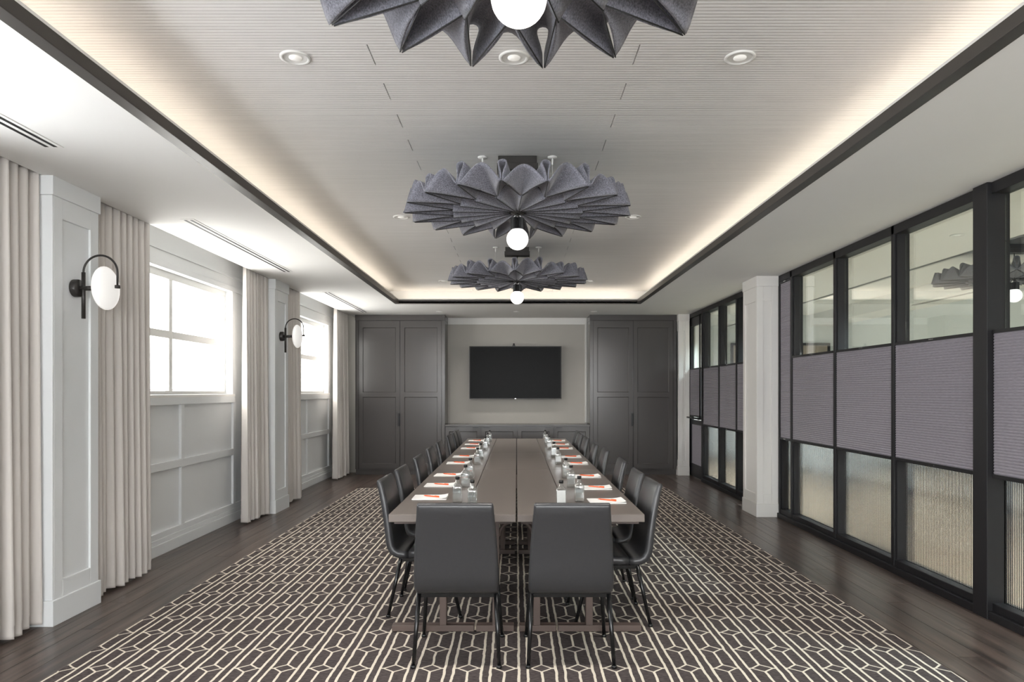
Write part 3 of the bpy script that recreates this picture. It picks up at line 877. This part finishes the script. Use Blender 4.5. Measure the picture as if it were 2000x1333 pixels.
for x, sd in ((-1.31, 'above the window side cabinet edge'), (0.0, 'above the television'), (1.30, 'above the partition side cabinet edge')):
    downlight(x, 11.75, HC, 0.055, 'small recessed spotlight in the soffit %s' % sd, 'soffit spotlights', DOWN_W * 0.5)

for i, (x, y, z) in enumerate(CORR_SPOTS):
    downlight(x, y, z, 0.06, 'small downlight beyond the glass, %s from the near end %s' % (ORD[i % 4], 'beside the partition' if i < 4 else 'beside the felt lamp'), 'downlights beyond the glass', CORR_W, (0.80, 0.93, 1.0))

def vent(x, y0, y1, label):
    o = empty('linear_vent', (x, (y0 + y1) / 2, HC)); tag(o, label, 'air vent', 'linear ceiling vents')
    h = (y1 - y0) / 2
    MB().box(-0.055, 0.055, -h, h, -0.004, 0.0).build('flange', 'soffit', o)
    for s in (-0.024, 0.024): MB().box(s - 0.010, s + 0.010, -h + 0.02, h - 0.02, -0.0055, -0.004).build('slot', 'slot', o)
vent(-2.56, 1.6, 3.85, 'two-slot ceiling vent cut by the left picture edge')
vent(-2.58, 5.45, 7.85, 'long two-slot ceiling vent above the nearer window')
vent(6.20, 8.6, 10.9, 'two-slot ceiling vent seen through the glass partition')
vent(-2.58, 9.45, 11.85, 'two-slot ceiling vent above the farther window')

# ------------------------------------------------------------------ curtains
def curtain(y0, y1, xc, label, seed, amp=0.045):
    rnd = random.Random(seed)
    n = max(4, int((y1 - y0) / 0.082)); seg = 10
    ph = [rnd.uniform(0.7, 1.3) for _ in range(n + 2)]
    lean = [rnd.uniform(-0.3, 0.3) for _ in range(n + 2)]
    zs = [0.022, 0.04, 0.10, 0.105, 0.5, 1.0, 1.6, 2.2, 2.7, 2.93]
    g = []
    N_ = n * seg
    for z in zs:
        f = 1 - z / 2.93
        for i in range(N_ + 1):
            u = i / seg; k = int(min(n - 1e-6, u)); a = amp * (ph[k] * (1 - (u - k)) + ph[k + 1] * (u - k)) * (0.62 + 0.55 * f)
            yy = y0 + (y1 - y0) * (i / N_) + lean[k] * 0.03 * f * math.sin(PI * (u - k))
            xx = xc + a * math.cos(2 * PI * u) + 0.012 * f * math.sin(u * 1.7 + seed) + (0.003 if abs(z - 0.105) < 0.001 else 0)
            g.append((xx, yy - (y0 + y1) / 2, z + (0.006 * math.sin(u * 2.1 + seed) if z < 0.1 else 0)))
    m = N_ + 1
    o = MB().add([(x - xc, y, z) for x, y, z in g], [(a * m + i, a * m + i + 1, (a + 1) * m + i + 1, (a + 1) * m + i) for a in range(len(zs) - 1) for i in range(N_)], True)
    ob = o.build('curtain', 'curtain', None, (xc, (y0 + y1) / 2, 0))
    s = ob.modifiers.new('solid', 'SOLIDIFY'); s.thickness = 0.004
    tag(ob, label, 'curtain', 'oatmeal pleated curtains')
curtain(3.45, 4.325, -3.00, 'oatmeal pleated curtain cut by the left picture edge', 1)
curtain(4.86, 5.63, -3.00, 'oatmeal pleated curtain just beyond the nearer wall lamp', 2)
curtain(7.66, 8.33, -3.00, 'oatmeal pleated curtain at the far edge of the nearer window', 3)
curtain(8.88, 9.52, -3.00, 'oatmeal pleated curtain behind the farther wall lamp', 4)
curtain(11.50, 12.22, -3.00, 'oatmeal pleated curtain next to the tall charcoal cabinet', 5)

# ------------------------------------------------------------------ wall sconces
def sconce(y, label):
    o = empty('wall_sconce', (-2.90, y, 2.15)); tag(o, label, 'wall lamp', 'wall sconces on the pilasters')
    MB().lathe([(0, 0.024), (0.054, 0.024), (0.058, 0.018), (0.058, -0.014)], n=28, axis='x').build('backplate', 'darkmetal', o)
    MB().tube([(0.045, 0, -0.20), (0.045, 0, 0.105)], 0.0125, 14).build('post', 'darkmetal', o)
    MB().tube([(0.0, 0, 0), (0.14, 0, 0)], 0.0155, 14).build('arm', 'darkmetal', o)
    R_ = 0.112
    pts = [(0.045, 0, 0.09)] + [(0.045 + R_ - R_ * math.cos(t), 0, 0.105 + R_ * math.sin(t)) for t in [PI * k / 20 for k in range(21)]] + [(0.045 + 2 * R_, 0, 0.02)]
    MB().tube(pts, 0.0068, 10).build('hook', 'darkmetal', o)
    MB().lathe([(0, 0.02), (0.017, 0.02), (0.017, 0.0), (0, 0.0)], (0.045 + 2 * R_, 0, 0), 16).build('finial', 'darkmetal', o)
    # lens shaped opal disc, facing along the arm
    R2 = 0.143; prof = []
    for k in range(25):
        t = PI * k / 24
        r = R2 * math.sin(t); h = -0.046 * math.cos(t) * (1 if math.cos(t) > 0 else 1)
        prof.append((max(r, 0.0005), h))
    MB().lathe(prof, (0.192, 0, 0), 36, 'x').build('opal_disc', 'opal', o)
    MB().lathe([(0.0155, 0.118), (0.03, 0.135), (0.032, 0.150)], (0, 0, 0), 18, 'x').build('bulb_cup', 'darkmetal', o)
    MB().lathe([(0.001, 0.120), (0.020, 0.126), (0.025, 0.138), (0.022, 0.150)], (0, 0, 0), 18, 'x').build('bulb', 'bulb', o)
sconce(4.59, 'black wall sconce with opal disc on the nearer pilaster')
sconce(8.60, 'black wall sconce with opal disc on the farther pilaster')

# ------------------------------------------------------------------ tables
TZ = 0.748; TTH = 0.045
SEG = [(4.08, 6.45), (6.454, 8.25), (8.254, 10.66)]
RUGZ = 0.012
def table(x0, x1, y0, y1, label, foot):
    o = empty('conference_table', ((x0 + x1) / 2, (y0 + y1) / 2, RUGZ)); tag(o, label, 'table', 'taupe tables pushed together')
    cx, cy = (x0 + x1) / 2, (y0 + y1) / 2
    hx, hy = (x1 - x0) / 2 - 0.0015, (y1 - y0) / 2
    zt = TZ - RUGZ
    MB().box(-hx, hx, -hy, hy, zt - TTH, zt).build('tabletop', 'tabletop', o, bevel=0.003)
    uxs = (foot[2] - cx, foot[3] - cx)
    f0, f1 = foot[0] - cx, foot[1] - cx
    for yy, ux in ((-hy + 0.16, uxs[0]), (hy - 0.20, uxs[1])):
        MB().box(f0, f1, yy - 0.03, yy + 0.03, 0.004, 0.042).build('foot_bar', 'tablebase', o, bevel=0.003)
        MB().box(ux - 0.021, ux + 0.021, yy - 0.03, yy + 0.03, 0.042, zt - TTH).build('leg', 'tablebase', o, bevel=0.003)
        MB().box(max(-hx, f0) + 0.01, min(hx, f1) - 0.01, yy - 0.025, yy + 0.025, zt - TTH - 0.035, zt - TTH).build('top_bar', 'tablebase', o)
        br = MB()
        for s in (-1, 1):
            pts = []
            for k in range(9):
                t = PI / 2 * k / 8
                pts.append((ux + s * (0.021 + 0.07 * (1 - math.cos(t))), yy, zt - TTH - 0.030 - 0.085 * (1 - math.sin(t))))
            br.tube(pts, 0.011, 8)
        br.build('curved_brace', 'tablebase', o)
        for xx in (f0 + 0.02, f1 - 0.02):
            MB().lathe([(0, 0), (0.014, 0), (0.014, 0.006), (0, 0.006)], (xx, yy, 0.0), 10).build('foot_pad', 'blackplastic', o)
    MB().tube([(uxs[0], -hy + 0.16, 0.60), (uxs[1], hy - 0.20, 0.60)], 0.012, 10).build('stretcher', 'tablebase', o)
where = ['at the near end', 'in the middle', 'at the television end']
for si, (a, b_) in enumerate(SEG):
    table(-0.752, -0.305, a, b_, 'taupe table along the window side chairs, %s' % where[si], (-0.755, -0.258, -0.445 if si == 0 else -0.33, -0.33))
    table(-0.304, -0.003, a, b_, 'narrow inner taupe table on the window side of the centre seam, %s' % where[si], (-0.244, -0.016, -0.126, -0.126))
    table(0.003, 0.304, a, b_, 'narrow inner taupe table on the partition side of the centre seam, %s' % where[si], (0.016, 0.238, 0.122, 0.122))
    table(0.305, 0.752, a, b_, 'taupe table along the partition side chairs, %s' % where[si], (0.252, 0.755, 0.44 if si == 0 else 0.33, 0.33))

# ------------------------------------------------------------------ chairs
def rrect(w, t, c, ux, uy, n=4, r=None):
    """rounded rectangle loop with half sizes w,t around point c along axes ux,uy"""
    r = r or min(w, t) * 0.85
    pts = []
    for (sx, sy, a0) in ((1, 1, 0), (-1, 1, PI / 2), (-1, -1, PI), (1, -1, 1.5 * PI)):
        for k in range(n + 1):
            a = a0 + PI / 2 * k / n
            px = sx * (w - r) + r * math.cos(a); py = sy * (t - r) + r * math.sin(a)
            pts.append(tuple(Vector(c) + Vector(ux) * px + Vector(uy) * py))
    return pts
def sweep(prof):
    loops = []
    for i, (y, z, w, t) in enumerate(prof):
        a = prof[max(0, i - 1)]; b_ = prof[min(len(prof) - 1, i + 1)]
        d = Vector((0, b_[0] - a[0], b_[1] - a[1])).normalized()
        nrm = Vector((0, -d.z, d.y))
        loops.append(rrect(w, t, (0, y, z), (1, 0, 0), nrm))
    return MB().loft(loops)
def make_chair():
    o = empty('conference_chair')
    back = [(-0.080, 0.400, 0.219, 0.022), (-0.115, 0.398, 0.222, 0.026), (-0.150, 0.403, 0.224, 0.027), (-0.180, 0.420, 0.225, 0.027), (-0.197, 0.450, 0.225, 0.027),
            (-0.205, 0.490, 0.224, 0.026), (-0.213, 0.56, 0.221, 0.025), (-0.226, 0.65, 0.216, 0.024), (-0.243, 0.74, 0.209, 0.023), (-0.262, 0.82, 0.202, 0.021),
            (-0.274, 0.862, 0.199, 0.019), (-0.278, 0.874, 0.197, 0.014), (-0.280, 0.880, 0.193, 0.006)]
    seat = [(0.238, 0.395, 0.200, 0.006), (0.235, 0.400, 0.208, 0.020), (0.222, 0.408, 0.214, 0.028), (0.19, 0.412, 0.217, 0.030), (0.08, 0.408, 0.219, 0.030), (-0.03, 0.402, 0.219, 0.029), (-0.078, 0.400, 0.218, 0.024)]
    sweep(back).build('backrest', 'leather', o)
    sweep(seat).build('seat', 'leather', o)
    fr = MB()
    fr.box(-0.20, 0.20, -0.135, -0.110, 0.352, 0.374); fr.box(-0.20, 0.20, 0.15, 0.175, 0.358, 0.380)
    fr.box(-0.212, -0.190, -0.13, 0.17, 0.355, 0.377); fr.box(0.190, 0.212, -0.13, 0.17, 0.355, 0.377)
    fr.build('seat_frame', 'legblack', o)
    for s in (-1, 1):
        for (p0, p1) in (((s * 0.207, -0.13, 0.375), (s * 0.226, -0.208, 0.006)), ((s * 0.203, 0.165, 0.375), (s * 0.232, 0.262, 0.006))):
            lg = MB().tube([p0, tuple((Vector(p0) * 0.5 + Vector(p1) * 0.5)), p1], [0.0135, 0.012, 0.0105], 12).build('leg', 'legblack', o)
            MB().lathe([(0, 0.0), (0.015, 0.0), (0.015, 0.012), (0.011, 0.016)], (p1[0], p1[1], 0), 12).build('glide', 'blackplastic', lg)
    return o
proto = make_chair(); used = [False]
def chair(x, y, rz, label, group):
    o = proto if not used[0] else copy_tree(proto)
    used[0] = True
    o.location = (x, y, RUGZ); o.rotation_euler = (0, 0, rz)
    tag(o, label, 'chair', group)
chair(-0.318, 3.875, 0, 'black leather chair with its back to the viewer, window side of the near table end', 'chairs at the near table end')
chair(0.288, 3.875, 0, 'black leather chair with its back to the viewer, partition side of the near table end', 'chairs at the near table end')
LY = [4.72, 5.32, 6.25, 7.18, 8.05, 9.20, 9.85, 10.40]
RY = [4.535, 5.11, 5.94, 7.00, 7.74, 8.80, 9.53, 10.13]
for i, y in enumerate(LY):
    chair(-0.612 + random.uniform(-.012, .012), y, -PI / 2 + random.uniform(-.03, .03), 'black leather chair on the window side of the table, %s from the near end' % ORD[i], 'chairs along the window side')
for i, y in enumerate(RY):
    chair(0.612 + random.uniform(-.012, .012), y, PI / 2 + random.uniform(-.03, .03), 'black leather chair on the glass partition side of the table, %s from the near end' % ORD[i], 'chairs along the partition side')

# ------------------------------------------------------------------ bottles, notepads, pens
def make_bottle_obj():
    o = empty('water_bottle')
    loops = []
    for (z, h, r) in ((0.0, 0.026, 0.010), (0.003, 0.031, 0.012), (0.10, 0.031, 0.012), (0.112, 0.029, 0.014), (0.126, 0.018, 0.012), (0.134, 0.0125, 0.0124), (0.150, 0.0125, 0.0124)):
        loops.append(rrect(h, h, (0, 0, z), (1, 0, 0), (0, 1, 0), 3, r))
    MB().loft(loops).build('glass_body', 'bottle', o)
    MB().lathe([(0, 0.150), (0.0145, 0.150), (0.0145, 0.166), (0.013, 0.168), (0, 0.168)], n=18).build('cap', 'blackplastic', o)
    MB().box(-0.0245, 0.0245, -0.0318, -0.0312, 0.028, 0.092).build('label_front', 'bottle', o)
    return o
bproto = make_bottle_obj(); bused = [False]
def bottle(x, y, rz, label, group):
    o = bproto if not bused[0] else copy_tree(bproto)
    bused[0] = True
    o.location = (x, y, TZ); o.rotation_euler = (0, 0, rz); tag(o, label, 'bottle', group)
    return o
BYL = [4.53, 5.26, 5.80, 6.87, 7.45, 8.60, 9.25, 9.95]
BYR = [4.56, 5.24, 5.80, 6.90, 7.65, 8.75, 9.40, 10.00]
for i in range(8):
    bottle(-0.385, BYL[i], random.uniform(-.15, .15), 'clear water bottle with black cap in the window side row, %s from the near end' % ORD[i], 'water bottles')
for i in range(8):
    bottle(0.41, BYR[i], random.uniform(-.15, .15), 'clear water bottle with black cap in the partition side row, %s from the near end' % ORD[i], 'water bottles')
bottle(-0.277, 4.36, 0.05, 'clear water bottle set inside the window side row behind the near end chair', 'water bottles')
b2 = bottle(0.278, 4.345, -0.04, 'clear water bottle with pale label behind the near end chair, partition side', 'water bottles')
MB().box(-0.0265, 0.0265, -0.0335, -0.032, 0.030, 0.108).build('paper_label', 'label', b2)

PYL = [4.73, 5.35, 6.00, 7.00, 7.70, 8.80, 9.45, 10.15]
PYR = [4.57, 5.20, 5.90, 6.95, 7.65, 8.75, 9.40, 10.10]
def pad(x, y, rz, side, i):
    o = empty('notepad', (x, y, TZ), rz); tag(o, 'white paper notepad on the %s side of the table, %s from the near end' % (side, ORD[i]), 'notepad', 'notepads')
    MB().box(-0.115, 0.115, -0.095, 0.095, 0.0, 0.005).build('page_block', 'paper', o)
    top = MB(); n = 8
    vs_ = []
    for k in range(n + 1):
        u = k / n; z = 0.0055 + 0.010 * max(0, u - 0.7) ** 2 * 10
        vs_ += [(-0.115 + 0.23 * u, -0.095, z), (-0.115 + 0.23 * u, 0.095, z)]
    top.add(vs_, [(2 * k, 2 * k + 2, 2 * k + 3, 2 * k + 1) for k in range(n)], True).build('top_sheet', 'paper', o)
    c, s = math.cos(rz), math.sin(rz)
    ang = 2.62 + random.uniform(-.12, .12)
    p = empty('pen', (x + 0.005, y, TZ + 0.0105), rz + ang); tag(p, 'orange pen on the %s notepad from the near end, %s side' % (ORD[i], side), 'pen', 'orange pens')
    MB().tube([(-0.066, 0, 0), (0.05, 0, 0)], 0.0045, 10).build('barrel', 'orange', p)
    MB().tube([(0.05, 0, 0), (0.066, 0, 0)], [0.0045, 0.0012], 10).build('tip', 'orange', p)
    MB().box(-0.066, -0.03, -0.0015, 0.0015, 0.0045, 0.0068).build('clip', 'orange', p)
for i in range(8):
    pad(-0.585, PYL[i], random.uniform(-.04, .04), 'window', i)
    pad(0.588, PYR[i], random.uniform(-.04, .04), 'glass partition', i)
